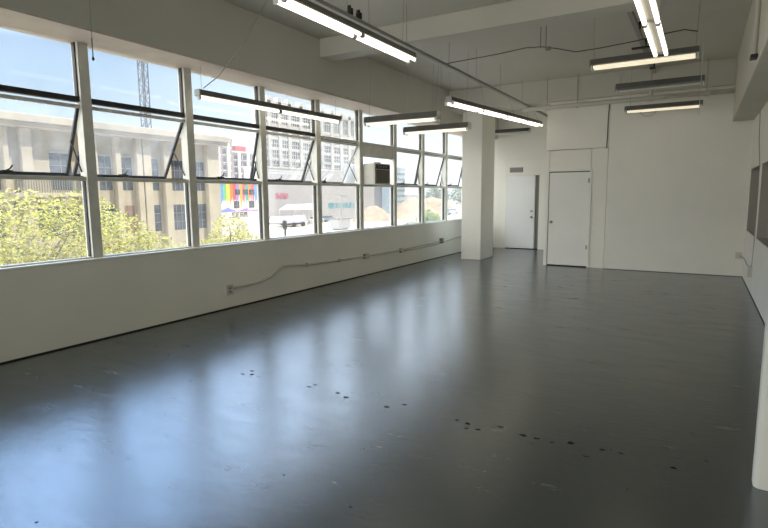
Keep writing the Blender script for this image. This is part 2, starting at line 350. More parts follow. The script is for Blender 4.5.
# ------------------------------------------------------------------ windows
sash_x = {5: -.41, 6: -.515, 7: -.28, 8: -.38, 9: -.468, 11: -.25, 12: -.30, 13: -.255}
wn = 0
for i in range(len(YM)-1):
    ya, yb = YM[i], YM[i+1]; wn += 1
    a, b = ya+.055, yb-.055; yc = (ya+yb)/2
    w = struct_empty(f'window_{wn}', (-.08, yc, ZS))
    far = i >= 9
    # mullion at the near edge of the bay (and one after the last bay)
    m_ = MB().box(-.17, -.05, ya-.055, ya+.055, ZS, ZH)
    if i == len(YM)-2: m_.box(-.17, -.05, yb-.055, yb+.05, ZS, ZH)
    m_.make('mullion', 'frame', w, .004)
    fr = MB()
    fr.box(-.125, -.065, a, b, 1.70, 1.742)                      # middle rail
    fr.box(-.125, -.06, a, b, ZS, ZS+.02)                         # bottom bead
    if far: fr.box(-.125, -.07, a, b, 2.495, 2.535)
    fr.make('window_frame', 'frame', w, .003)
    dk = MB()  # dark strips carry the backlit shading of steel edges and near transoms
    dk.box(-.135, -.085, a-.002, a+.014, ZS+.02, 1.70).box(-.135, -.085, b-.010, b+.002, ZS+.02, 1.70)
    dk.box(-.135, -.085, a-.002, a+.012, 2.55, ZH).box(-.135, -.085, b-.014, b+.002, 2.55, ZH)
    if not far: dk.box(-.14, -.075, a, b, 2.502, 2.556)
    else: dk.box(-.14, -.12, a, b, 2.485, 2.495)
    dk.box(-.13, -.12, a, b, 1.742, 1.752)
    dk.make('window_bead', 'dark', w)
    MB().box(-.112, -.108, a, b, ZS+.02, 1.70).make('pane', 'glass' if not far else 'hazeglass', w)
    MB().box(-.112, -.108, a, b, 2.535, ZH).make('pane', 'glass' if not far else 'hazeglass', w)
    if i == 10:                                                    # bay with the air conditioner
        MB().box(-.125, -.075, a, b, 2.262, 2.495).make('filler_panel', 'frame', w, .004)
        continue
    if i not in sash_x:
        MB().box(-.112, -.108, a, b, 1.742, 2.50).make('pane', 'sashglass', w)
        continue
    # tilting sash
    xb = sash_x[i]; top = Vector((-.095, 0, 2.475)); bot = Vector((xb, 0, 1.765))
    sv = MB()
    sv.bar((top.x, a+.005, top.z-.018), (top.x, b-.005, top.z-.018), .03, .036)
    s_ = sv.make('sash', 'frame', w, .002)
    st = MB()
    st.bar((top.x, a+.012, top.z), (bot.x, a+.012, bot.z), .026, .03, (0,1,0))
    st.bar((top.x, b-.012, top.z), (bot.x, b-.012, bot.z), .026, .03, (0,1,0))
    st.bar((bot.x, a, bot.z+.01), (bot.x, b, bot.z+.01), .03, .028)
    st_o = st.make('sash_stile', 'grey_metal' if i == 9 else 'dark', s_)
    q = (bot-top).normalized(); nrm = Vector((q.z, 0, -q.x))
    mt = Matrix((Vector((0,1,0)), q, nrm)).transposed().to_4x4(); mt.translation = Vector((top.x, a+.02, top.z))
    MB().box(0, b-a-.04, .03, (bot-top).length-.01, -.002, .002, mt).make('sash_pane', 'sashglass', s_)
    mid = top.lerp(bot, .5)
    MB().bar((mid.x, b-.03, mid.z), (-.12, b-.012, 1.79), .014, .008).bar((mid.x, a+.03, mid.z), (-.12, a+.012, 1.79), .014, .008).make('stay_arm', 'dark', s_)
    MB().box(bot.x-.015, bot.x+.03, yc-.05, yc+.05, bot.z, bot.z+.035).tube([(bot.x+.02, yc-.01, bot.z+.03), (bot.x+.03, yc+.025, bot.z+.05), (bot.x+.035, yc+.045, bot.z+.085)], .008, 8).make('latch', 'dark', s_)

# ------------------------------------------------------------------ air conditioner
ac = thing('air_conditioner', 'beige window air conditioner with dark brown grille in the window', 'air conditioner', (-.1, 8.78, 1.742))
MB().box(-.50, -.03, 8.53, 9.05, 1.745, 2.11).make('sleeve', 'acwhite', ac, .008)
MB().box(-.03, .20, 8.51, 9.065, 1.735, 2.125).make('casing', 'beige', ac, .012)
MB().box(.20, .225, 8.505, 9.07, 1.733, 2.128).make('front_bezel', 'beige', ac, .008)
g = MB().box(.225, .232, 8.55, 9.04, 1.76, 2.01)
for z in range(14): g.box(.232, .240, 8.555, 9.035, 1.768+z*.017, 1.776+z*.017)
g.make('grille', 'grille', ac)
cp = MB().box(.225, .233, 8.545, 9.045, 2.025, 2.105).make('control_panel', 'black', ac)
for y in (8.62, 8.70, 8.80, 8.90): MB().tube([(.233, y, 2.065), (.248, y, 2.065)], .016, 12).make('control_knob', 'plate', cp)
sv = MB()
for z in range(6): sv.box(-.45, -.2, 8.522, 8.531, 1.80+z*.045, 1.82+z*.045)
sv.make('side_vent', 'acwhite', ac)
t = thing('cable_coil', 'small grey coil of cord lying on top of the air conditioner', 'cable', (.05, 8.88, 2.127))
cc = [(.05+.07*math.cos(u*.5), 8.88+.07*math.sin(u*.5), 2.133+u*.0012) for u in range(26)]
MB().tube(cc, .007, 6).make('coil', 'greycable', t)

# ------------------------------------------------------------------ fluorescent fixtures
def fixture(label, a, b, n_sec, n_tube, tm, group=None, housing='housing', hw=.12, hh=.06, drops=(), drop_mat='greycable', end_caps=True, spread=.049, tr=.018, drop_r=.0025, name='fluorescent_light'):
    a, b = Vector(a), Vector(b); d = b-a; L = d.length; z = d.normalized()
    side = z.cross(Vector((0,0,1))).normalized(); up = side.cross(z)
    t = thing(name, label, 'ceiling light', tuple((a+b)/2), group)
    def P(s, u, v): return a + z*s + side*u + up*v
    hb = MB()
    # channel: trapezoid section, open reflector lip
    sec = [(-hw/2, .012), (-hw/2*.72, .012+hh), (hw/2*.72, .012+hh), (hw/2, .012)]
    A = [hb.bm.verts.new(P(0, u, v)) for u, v in sec]; B = [hb.bm.verts.new(P(L, u, v)) for u, v in sec]
    hb.bm.faces.new(A); hb.bm.faces.new(B[::-1])
    for i in range(4): hb.bm.faces.new((A[i], A[(i+1)%4], B[(i+1)%4], B[i]))
    h = hb.make('housing', housing, t)
    MB().bar(P(.01, 0, .008), P(L-.01, 0, .008), hw*.9, .006, up).make('reflector', 'reflector', t)
    us = [0] if n_tube == 1 else [-spread, spread]
    sl = L/n_sec
    for k in range(n_sec):
        for u in us:
            p0, p1 = P(k*sl+.035, u, -.018), P((k+1)*sl-.035, u, -.018)
            MB().tube([p0, p1], tr, 12).make('tube', tm, t, smooth=False)
            for c0, c1 in ((k*sl+.02, k*sl+.036), ((k+1)*sl-.036, (k+1)*sl-.02)): MB().tube([P(c0, u, -.018), P(c1, u, -.018)], tr*1.04, 10).make('tube_cap', 'grey_metal', t)
    for k in range(n_sec+1):
        s = min(max(k*sl, .012), L-.012)
        for u in us: MB().bar(P(s, u, -.045), P(s, u, .012), .034 if n_tube == 2 else .04, .022, z).make('lamp_holder', 'plate' if 0 < k < n_sec else 'whitehousing', t)
    if end_caps:
        for s0, s1 in ((-.012, .004), (L-.004, L+.012)):
            MB().bar(P(s0, 0, .035), P(s1, 0, .035), hw*.86, hh+.02, up).make('end_cap', 'grey_metal', t, .004)
    for s, top in drops:
        p = P(s, 0, .012+hh)
        MB().tube([p, Vector(top)], drop_r, 6).make('hanger_wire', drop_mat, t)
    return t

rowg = None
fixture('long double tube fixture lit bright white, nearest in the row under the steel channel', (2.27,3.66,3.215), (2.27,6.12,3.215), 2, 2, 'tube', drops=((1.45,(2.27,5.11,ZC)), (2.2,(2.27,5.9,ZC)), (.3,(2.27,3.96,ZC))))
fixture('long four section double tube fixture tilted upward in front of the column', (2.36,7.05,2.82), (2.36,11.92,3.03), 4, 2, 'tube', drops=((.1,(2.28,7.15,3.37)), (1.5,(2.25,8.5,3.37)), (3.0,(2.25,10.0,3.37)), (4.7,(2.25,11.75,3.37))), hw=.11)
fixture('single row tube fixture hanging close to the window head beside the first opened sashes', (.20,4.51,2.735), (.20,7.42,2.765), 2, 1, 'tube', drops=((.06,(.20,4.57,ZH)), (2.82,(.20,7.33,ZH))), tr=.021, hw=.11)
fixture('short fixture hung crosswise before the air conditioner window, nearer of two near the windows', (.98,7.05,2.625), (2.2,7.05,2.615), 1, 2, 'tube_cream', drops=((.06,(1.04,7.05,3.6)), (1.16,(2.2,7.05,3.37)), (1.12,(2.12,7.05,3.37))), hw=.15, hh=.08)
fixture('short fixture hung crosswise beyond the air conditioner, farther of two near the windows', (.86,8.52,2.635), (2.08,8.52,2.635), 1, 2, 'tube_cream', drops=((.06,(.92,8.52,ZC)), (1.16,(2.05,8.52,ZC)), (.7,(1.56,8.52,ZC))), hw=.15, hh=.08)
fixture('short dark fixture hung crosswise in the recess behind the column', (.60,13.2,3.06), (1.78,13.2,3.06), 1, 2, 'tube_off', drops=((.06,(.66,13.2,ZC)), (1.12,(1.72,13.2,ZC))), hw=.14, hh=.07)
fixture('double tube fixture lit bright white hanging over the middle of the room, end on', (5.03,4.06,2.985), (5.03,6.5,2.985), 2, 2, 'tube', drops=((.3,(5.03,4.36,ZC)), (2.1,(5.03,6.16,ZC))), spread=.05, housing='whitehousing', hw=.13)
cg = None
fixture('yellowish lit crosswise fixture, nearest of three in front of the blank back wall', (4.13,7.65,3.185), (5.36,7.65,3.185), 1, 2, 'tube_warm', drops=((.04,(4.15,7.65,ZC)), (1.19,(5.34,7.65,ZC)), (1.19,(5.34,7.65,ZC))), hw=.17, hh=.07, spread=.04, tr=.022)
fixture('unlit crosswise fixture between the two yellowish ones before the blank back wall', (4.2,9.5,3.175), (5.42,9.5,3.175), 1, 1, 'tube_off', drops=((.06,(4.24,9.5,3.45)), (.06,(4.28,9.5,3.45)), (1.16,(5.33,9.5,3.6)), (1.16,(5.40,9.5,3.3))), hw=.15, hh=.08, tr=.014)
wall_fix = fixture('lit crosswise fixture beneath the white pipe, closest to the blank back wall', (4.17,11.0,3.045), (5.40,11.0,3.045), 1, 2, 'tube_warm', drops=((.08,(4.25,11.0,ZC)), (1.16,(5.33,11.0,ZC))), hw=.13, hh=.07, spread=.03)

# chains, cords and pipes
t = thing('cord', 'grey cord slanting from the ceiling to the fixture near the window', 'cord', (.62,4.9,3.4))
MB().tube([(.22,4.58,2.83),(.45,4.62,2.95),(.80,4.70,3.30),(1.05,4.86,3.78),(1.08,4.9,ZC)], .006, 6).make('cable', 'greycable', t)
t = thing('hanging_chain', 'short bead chain dangling in front of the window head beside the first mullion', 'chain', (.45,3.09,3.87))
MB().tube([(.45,3.09,ZC),(.45,3.085,3.02)], .0035, 6).make('wire', 'greycable', t)
c_ = MB()
for kq in range(10): c_.ball((.45,3.083,3.01-kq*.018), .008, 6)
c_.make('bead_strand', 'cable', t); MB().ball((.45,3.083,2.83), .013, 8, (1,1,1.4)).make('pull', 'black', t)
def run(name, label, cat, pts, r, m, part='pipe_run', fittings=(), fm='grey_metal', fr=None):
    t = thing(name, label, cat, pts[0])
    MB().tube(pts, r, 10).make(part, m, t, smooth=True)
    for (a, b) in fittings: MB().tube([a, b], fr or r*1.35, 10).make('coupling', fm, t)
    return t
ch = thing('ceiling_channel', 'long grey steel channel hung below the ceiling above the row of tube fixtures', 'channel', (2.2,8.0,3.385))
MB().box(2.175,2.225,3.4,14.2,3.365,3.405).make('channel', 'grey_metal', ch, .004)
for y in (4.8,6.1,7.4,8.5,9.7,11.1,13.0): MB().tube([(2.2,y,3.40),(2.2,y,3.60 if 6.66<y<6.98 else ZC)], .0035, 6).make('hanger_rod', 'greycable', ch)
for y in (4.85,5.02): MB().tube([(2.2,y,3.41),(2.2,y,3.47)], .035, 10).tube([(2.2,y,3.46),(2.2,y-.02,3.50)], .02, 8).make('clamp', 'black', ch)
ch = thing('ceiling_channel', 'short dark steel channel running over the crosswise fixtures near the edge beam', 'channel', (4.58,8.5,3.79))
MB().box(4.55,4.61,6.98,11.45,3.76,3.82).make('channel', 'grey_metal', ch, .004)
MB().box(4.42,4.74,9.3,9.36,3.735,3.76).make('bracket', 'black', ch)
MB().box(4.55,4.64,10.9,10.96,3.735,3.76).make('bracket', 'black', ch)
for y in (7.3,8.4,9.33,10.93): MB().box(4.60,4.63,y-.03,y+.03,3.78,ZC).make('clip', 'black', ch)
pp = run('water_pipe', 'white painted pipe hung across the room in front of the back wall', 'pipe', [(2.15,11.28,3.275),(3.0,11.28,3.285),(4.4,11.28,3.285),(5.88,11.28,3.285)], .042, 'pipe',
    fittings=(((2.62,11.28,3.285),(2.72,11.28,3.285)),((4.5,11.28,3.285),(4.62,11.28,3.285)),((5.45,11.28,3.285),(5.5,11.28,3.285))), fm='pipe')
for x in (2.66,3.25,4.56,5.45): MB().tube([(x,11.28,3.32),(x,11.28,ZC)], .007, 6).tube([(x,11.28,3.235),(x+.001,11.28,3.24)], .03, 8).make('pipe_hanger', 'greycable', pp)
MB().tube([(4.56,11.28,3.29),(4.56,11.28,3.50)], .035, 10).make('tee', 'pipe', pp)
t = thing('ceiling_cable', 'thin dark cable sagging across the ceiling from the channel towards the edge beam', 'cable', (3.6,7.3,3.42))
MB().tube([(2.2,7.32,3.41),(2.5,7.31,3.42),(3.0,7.3,3.435),(3.35,7.3,3.46),(3.56,7.3,3.445),(3.74,7.3,3.40),(4.0,7.3,3.32),(4.3,7.3,3.325),(4.7,7.3,3.35),(5.05,7.3,3.39),(5.2,7.3,3.40),(5.34,7.3,3.36)], .0065, 6).make('cable', 'cable', t)
MB().box(3.62,3.68,7.27,7.33,3.39,3.43).make('junction_box', 'plate', t)
for x in (3.55,3.62): MB().tube([(x,7.3,3.43),(x,7.3,ZC)], .004, 6).make('hanger_wire', 'cable', t)
t = thing('pull_cord', 'thin pale cord hanging straight down beside the yellowish fixture ends', 'cord', (5.40,7.6,2.46))
MB().tube([(5.40,7.6,3.30),(5.40,7.6,2.50)], .004, 6).make('cord_line', 'pipe', t)
MB().tube([(5.40,7.6,2.50),(5.40,7.6,2.46)], .007, 8).make('pull', 'pipe', t)
MB().tube([(4.42+.14*(1-math.cos(u*PI/12)), 10.98, 3.05-.13*math.sin(u*PI/12)) for u in range(13)], .011, 6).make('cable_loop', 'pipe', wall_fix)
t = thing('wall_cable', 'dark cable dropping from the white pipe down the joint of the back wall', 'cable', (3.80,11.56,2.45))
MB().tube([(3.815,11.55,3.33),(3.80,11.555,3.0),(3.80,11.565,2.7),(3.79,11.57,2.43)], .010, 6).make('cable', 'cable', t)
t = thing('wall_conduit', 'vertical conduit clamped on the face of the edge beam', 'conduit', (5.86,6.7,2.80))
MB().tube([(5.855,6.62,ZC),(5.855,6.62,2.88)], .022, 10).make('pipe_run', 'ceil', t, smooth=True)
MB().box(5.82,5.88,6.50,6.66,2.84,2.87).make('clamp', 'black', t)
# conduit along the window wall
sy = lambda y: y
t = thing('wall_conduit', 'painted conduit running along the low wall under the windows with one bend', 'conduit', (0.018,7.5,.38))
MB().tube([(.022,5.06,.275),(.022,5.60,.285),(.022,5.85,.33),(.022,6.02,.43),(.022,6.12,.462),(.022,6.3,.452),(.022,6.6,.42),(.022,7.4,.39),(.022,8.5,.375),(.022,9.9,.365),(.022,11.85,.40)], .016, 10).make('pipe_run', 'conduit', t, smooth=True)
for y, z in ((6.7,.415),(7.6,.387)): MB().box(0,.042,y-.012,y+.012,z-.028,z+.028).make('strap', 'conduit', t)
t = thing('wall_conduit', 'lower painted conduit running to the column from the conduit box', 'conduit', (0.018,11.5,.33))
MB().tube([(.02,9.9,.335),(.02,10.6,.325),(.02,11.6,.335),(.02,12.6,.40),(.02,13.3,.43)], .014, 10).make('pipe_run', 'conduit', t, smooth=True)
t = thing('outlet_box', 'pale outlet box at the near end of the conduit under the windows', 'outlet', (0,5.0,.27))
MB().box(0,.05,4.96,5.07,.20,.33).make('box_body', 'conduit', t, .005); MB().box(.05,.054,4.955,5.075,.195,.335).make('cover_plate', 'conduit', t, .002)
for z in (.24,.29): MB().box(.054,.056,4.995,5.035,z-.016,z+.016).make('socket', 'plate', t)
t = thing('outlet_box', 'small box on the conduit under the air conditioner window', 'outlet', (0,8.47,.375))
MB().box(0,.055,8.41,8.53,.33,.42).make('box_body', 'plate', t, .005); MB().box(.055,.059,8.405,8.535,.325,.425).make('cover_plate', 'conduit', t, .002)
t = thing('outlet_box', 'small box where the conduit splits in two before the column', 'outlet', (0,9.88,.36))
MB().box(0,.05,9.83,9.94,.31,.40).make('box_body', 'plate', t, .005); MB().box(.05,.054,9.825,9.945,.305,.405).make('cover_plate', 'conduit', t, .002)
t = thing('outlet_box', 'small dark box at the far end of the upper conduit beside the column', 'outlet', (0,11.9,.40))
MB().box(0,.06,11.85,11.97,.35,.47).make('box_body', 'plate', t, .005); MB().box(.06,.064,11.845,11.975,.345,.475).make('cover_plate', 'plate', t, .002)
# right wall
t = thing('wall_cable', 'thin cable running down the wall between the two niches to an outlet', 'cable', (W-.01,9.6,.4))
MB().tube([(W-.010,10.35,2.79),(W-.010,10.1,2.3),(W-.010,9.66,1.93),(W-.010,9.56,1.4),(W-.010,9.55,.86),(W-.010,9.64,.42)], .005, 6).make('cable', 'greycable', t)
t = thing('outlet_box', 'white outlet box low on the wall beneath the gap between the niches', 'outlet', (W,9.65,.35))
MB().box(W-.045,W,9.58,9.74,.26,.42).make('box_body', 'pipe', t, .005); MB().box(W-.05,W-.045,9.575,9.745,.255,.425).make('cover_plate', 'pipe', t, .002); MB().box(W-.052,W-.05,9.63,9.69,.30,.38).make('socket', 'conduit', t)
t = thing('outlet_box', 'white outlet box low on the blank back wall at the corner', 'outlet', (6.12,YB,.39))
MB().box(6.08,6.17,YB-.05,YB,.335,.45).make('box_body', 'pipe', t, .005); MB().box(6.075,6.175,YB-.054,YB-.05,.33,.455).make('cover_plate', 'pipe', t, .002); MB().box(6.10,6.15,YB-.056,YB-.054,.36,.42).make('socket', 'conduit', t)
t = thing('cord', 'short grey cord sagging between the two corner outlet boxes', 'cord', (W-.02,10.6,.35))
MB().tube([(6.15,YB-.03,.39),(W-.012,11.2,.37),(W-.012,10.4,.345),(W-.012,9.76,.36)], .008, 6).make('cable', 'greycable', t)

# ------------------------------------------------------------------ outdoors
GZ = -6.0
o = struct('ground', MB().box(-900, -.2, -300, 900, GZ-1, GZ), 'lot')
o = struct('street', MB().box(-12, -3.5, -60, 400, GZ, GZ+.02), 'asphalt')
o = struct('street', MB().box(-900, -26, 42, 55, GZ, GZ+.02), 'asphalt')

def windows_on(parent, x, y0, y1, z0, z1, nx, nz, pm='glassdark', proud=.12):
    p = MB().box(x-.10, x+.015, y0, y1, z0, z1).make('window', pm, parent)
    f = MB()
    for k in range(1, nx): y = y0+(y1-y0)*k/nx; f.box(x, x+.04, y-.025, y+.025, z0, z1)
    for k in range(1, nz): z = z0+(z1-z0)*k/nz; f.box(x, x+.04, y0, y1, z-.025, z+.025)
    f.make('muntin', 'muntin', p)
    return p

bl = thing('office_building', 'long cream stone two storey building with tall pilasters and cornice across the street', 'building', (-32,18,GZ))
X = -26.35
MB().box(-42, X, 0, 28.5, GZ, 5.3).make('facade', 'stone', bl)
MB().box(-42.3, -25.4, -.4, 28.9, 5.30, 5.55).box(-42.4, -25.15, -.6, 29.0, 5.55, 5.95).make('cornice', 'stone2', bl, .03)
for y0, y1 in ((9.0,9.3),(13.98,14.25),(14.86,15.4),(18.22,18.62),(18.74,19.05),(20.2,20.56),(21.66,22.05),(22.14,22.70),(23.68,24.22),(27.38,28.5)):
    MB().box(X, -25.95, y0, y1, GZ, 5.3).make('pilaster', 'stone', bl, .03)
for y0, y1, nx, up in ((10.2,12.2,3,1),(12.6,13.9,2,1),(16.45,17.65,2,0),(19.25,20.1,2,1),(20.62,21.5,2,1),(22.75,23.45,1,1),(24.28,25.6,3,1),(26.5,27.33,2,1)):
    windows_on(bl, X, y0, y1, 2.0, 4.08, nx, 3)
    if up: windows_on(bl, X, y0, y1, -.75, 1.02, nx, 3, 'pinkpane' if 20.5 < y0 < 21 else 'glassdark')
    MB().box(X, X+.06, y0, y1, 4.08, 4.2).make('lintel', 'stone2', bl)
windows_on(bl, X, 15.6, 17.9, -.75, 1.02, 4, 3)
MB().box(X, -25.3, 14.15, 18.25, 1.60, 1.83).make('balcony_slab', 'stone', bl, .02)
for kq in range(4):
    y = 14.5+kq*1.15; MB().prism([(X,1.60),(-25.45,1.60),(X,.95)], 'Y', y, y+.3).make('bracket', 'stone2', bl)
MB().box(-25.42, -25.36, 14.2, 18.2, 2.60, 2.66).make('balcony_rail', 'muntin', bl)
for kq in range(30): y = 14.25+kq*.133; MB().box(-25.41, -25.37, y, y+.04, 1.83, 2.6).make('baluster', 'muntin', bl)

# tower crane mast behind it
cr = thing('crane_mast', 'tall slim steel lattice mast rising behind the cream building', 'mast', (-78.4,60,GZ))
mb = MB(); w_ = .55
cx, cy = -78.4, 60.0
for sx in (-1,1):
    for sy_ in (-1,1): mb.bar((cx+sx*w_, cy+sy_*w_, GZ), (cx+sx*w_, cy+sy_*w_, 46), .14)
mb.make('chord', 'crane', cr)
mb = MB(); z = GZ; k = 0
while z < 45:
    s = 1 if k % 2 else -1
    for sy_ in (-1,1):
        mb.bar((cx-s*w_, cy+sy_*w_, z), (cx+s*w_, cy+sy_*w_, z+1.3), .09); mb.bar((cx-w_, cy+sy_*w_, z), (cx+w_, cy+sy_*w_, z), .09)
    for sx in (-1,1): mb.bar((cx+sx*w_, cy-s*w_, z), (cx+sx*w_, cy+s*w_, z+1.3), .07)
    z += 1.3; k += 1
mb.make('lattice', 'crane', cr)

# painted house, its painted side facing this building
XH, H0, H1 = -60.0, 57.0, 69.4
mu = thing('painted_house', 'small house painted with rainbow coloured drips above a white lower wall', 'building', (-66,63,GZ))
MB().box(XH-11, XH, H0, H1, -.95, 3.9).make('painted_wall', mural_mat(57.8, H1, -.9, 3.9), mu)
MB().box(XH-11.2, XH+.15, H0-.2, H1+.2, GZ, -.95).make('lower_wall', 'white', mu)
MB().prism([(H0-.2,3.9),(H1+.2,3.9),(H1+.2,4.05),(65,4.3),(60,4.75),(H0-.2,4.85)], 'X', XH-11.2, XH+.2).make('roof', 'white', mu)
for y0, z0 in ((62.35,1.9),(64.15,1.9),(65.55,1.9),(62.05,-.3),(65.45,-.3)):
    p = MB().box(XH-.1, XH+.06, y0, y0+1.1, z0, z0+(.85 if z0 > 1 else 1.15)).make('window', 'glassdark', mu)
    MB().box(XH+.05, XH+.09, y0+.52, y0+.58, z0, z0+.85).box(XH+.05, XH+.09, y0, y0+1.1, z0+.4, z0+.46).make('muntin', 'muntin', p)
MB().box(XH+.1, XH+.2, 62.5, 64.7, -4.6, -2.6).make('garage_door', 'greywall', mu)
sg = MB().box(XH+.1, XH+.2, 61.2, 65.0, -1.92, -.85).make('sign_board', 'paletrim', mu)
strk = {'S':[(0,0,.7,.16),(.54,0,.7,.5),(0,.42,.7,.58),(0,.5,.16,1),(0,.84,.7,1)],'E':[(0,0,.16,1),(0,0,.7,.16),(0,.42,.6,.58),(0,.84,.7,1)],'A':[(0,0,.16,1),(.54,0,.7,1),(0,.84,.7,1),(0,.4,.7,.55)],'M':[(0,0,.16,1),(.54,0,.7,1),(0,.84,.7,1),(.28,.4,.42,1)]}
lt = MB()
for i, ch_ in enumerate('SEAM'):
    for a0, b0, a1, b1 in strk[ch_]: lt.box(XH+.2, XH+.23, 61.4+(i*.95+a0)*.92, 61.4+(i*.95+a1)*.92, -1.8+b0*.82, -1.8+b1*.82)
lt.make('sign_lettering', 'dark', sg)

# factory: white frame tower with window bands, facade facing +X
fa = thing('factory_building', 'tall white industrial block with a grid of large windows', 'building', (-118,142,GZ))
XF = -105.0; fy0, fy1 = 116.6, 166.5
MB().box(-109, XF-.6, fy0, fy1, GZ, 29.6).make('block', 'factory', fa)
cols_ = [116.6,120,124.5,129,134.5,140,145.5,151,156.5,161.5,166.5]; rows_ = [9.6,11.4,13.0,16.2,18.0,21.4,24.0,28.0]
nb_ = 0
for zz0, zz1 in ((9.9,12.3),(13.2,15.4),(16.3,18.5),(19.4,21.4),(23.2,28.2)):
    MB().box(XF-.6, XF-.35, fy0, fy1, zz0-.9, zz0).make('spandrel', 'factory', fa)
    for c0, c1 in zip(cols_, cols_[1:]):
        p = MB().box(XF-.62, XF-.55, c0+.7, c1-.7, zz0, zz1).make('window', 'factpane', fa); nb_ += 1
        f = MB()
        for q_ in range(1, 4): y = c0+.7+(c1-c0-1.4)*q_/4; f.box(XF-.55, XF-.45, y-.11, y+.11, zz0, zz1)
        f.box(XF-.55, XF-.46, c0+.7, c1-.7, (zz0+zz1)/2-.09, (zz0+zz1)/2+.09)
        f.make('muntin', 'factory', p)
for c0 in cols_:
    MB().box(XF-.6, XF, c0-.65, c0+.65, GZ, 29.6).make('pier', 'factory', fa)
    MB().box(XF-1.6, XF+.1, c0-.9, c0+.9, 29.6, 30.9).make('parapet_block', 'factory', fa, .1)
MB().box(XF-2, XF, fy0, fy1, 28.6, 29.6).make('parapet', 'factory', fa)

gw = thing('warehouse', 'long low pale grey windowless warehouse wall with graffiti before the white block', 'building', (-99,140,GZ))
MB().box(-103, -95, 107, 178, GZ, 9.3).make('wall_face', 'greywall', gw)
MB().box(-103.2, -94.8, 106.8, 178.2, 9.3, 9.7).make('coping', 'paletrim', gw)
def scrawl(y0, y1, z0, z1, m, n, seed):
    rd = random.Random(seed); f = MB(); yy = y0
    while yy < y1-.3:
        w2 = rd.uniform(.9,1.5); h0 = rd.uniform(0,.15); pts = []
        kind = rd.randrange(3)
        H = z1-z0
        if kind == 0: pts = [(yy, z0+H*h0), (yy+.2, z1), (yy+w2*.8, z1-H*.2), (yy+.2, z0+H*.5), (yy+w2*.8, z0)]
        elif kind == 1: pts = [(yy+w2*.8, z1-H*.1), (yy+.1, z1-H*.3), (yy+w2*.75, z0+H*.4), (yy, z0+H*.05)]
        else: pts = [(yy, z1), (yy+.15, z0), (yy+w2*.4, z0+H*.6), (yy+w2*.8, z0), (yy+w2*.85, z1)]
        for p, q in zip(pts, pts[1:]): f.bar((-94.98, *p), (-94.98, *q), .35, .03, (1,0,0))
        yy += w2
    return f.make('graffiti', m, gw)
scrawl(110.3, 115.2, .8, 2.6, 'pink', 5, 3)
scrawl(124, 128.3, -2.2, -.6, 'teal', 4, 5)
scrawl(134.5, 149, -2.4, -.6, 'teal', 9, 8)

ap = thing('apartment_building', 'tall pinkish brick apartment block with many small windows beyond the cream building', 'building', (-138,119,GZ))
def block(par, x0, x1, y0, y1, z1, m='brick'): return MB().box(x0, x1, y0, y1, GZ, z1).make('block', m, par)
def dot_windows(par, x, y0, y1, z0, z1, ny, nz, w=1.3, h=1.6):
    for i in range(ny):
        for j in range(nz):
            y = y0+(y1-y0)*(i+.5)/ny; z = z0+(z1-z0)*(j+.5)/nz
            p = MB().box(x-.1, x+.08, y-w/2, y+w/2, z-h/2, z+h/2).make('window', 'glassdark', par)
            MB().box(x, x+.2, y-w/2-.15, y+w/2+.15, z-h/2-.25, z-h/2).make('window_sill', 'paletrim', p)
block(ap, -145, -130, 108, 128.6, 20.6)
MB().box(-145.3, -129.6, 107.7, 128.9, 20.6, 21.2).make('cornice', 'paletrim', ap)
for i in range(9): MB().box(-130.6, -129.6, 108.5+i*2.35, 109.6+i*2.35, 21.2, 22.3).make('merlon', 'paletrim', ap)
for i in range(4): MB().box(-130, -129.4, 113+i*4.3, 114.2+i*4.3, 4, 20.6).make('bay_strip', 'paletrim', ap)
dot_windows(ap, -130, 108.5, 128.2, 5, 20, 9, 6)
ap2 = thing('apartment_building', 'lower pinkish apartment block with a red rooftop box', 'building', (-138,136,GZ))
block(ap2, -145, -130.5, 129, 142.5, 16.4)
MB().box(-145, -130.2, 128.8, 142.7, 16.4, 16.9).make('cornice', 'paletrim', ap2)
MB().box(-142, -130.4, 130.5, 135.2, 16.9, 18.6).make('roof_house', 'redroof', ap2)
for i in range(3): MB().box(-130.5, -129.9, 131+i*4.3, 132.2+i*4.3, 4, 16.4).make('bay_strip', 'paletrim', ap2)
dot_windows(ap2, -130.5, 129.3, 142.2, 5, 16, 6, 5)

bb = thing('glass_tower', 'pale blue clad building beyond the end of the warehouse', 'building', (-94,171,GZ))
MB().box(-94.5, -90, 166, 175.5, GZ, 11.4).make('block', 'blueglass', bb)
for i in range(7): MB().box(-90, -89.9, 166.3, 175.2, -3+i*2, -2.2+i*2).make('window', 'factpane', bb)
MB().box(-94.6, -89.8, 165.8, 175.7, 11.4, 11.9).make('parapet', 'paletrim', bb)
for yy, zz, n_ in ((182,2.5,'low grey shed standing past the pale blue building'),(215,2.0,'long low pale shed far beyond the dirt mounds')):
    t = thing('shed', n_, 'building', (-119,yy+8,GZ)); MB().box(-126, -112, yy, yy+20, GZ, zz).make('block', 'greywall', t)
    MB().prism([(-126.5,zz),(-111.5,zz),(-119,zz+1.6)], 'Y', yy-.3, yy+20.3).make('roof', 'paletrim', t)

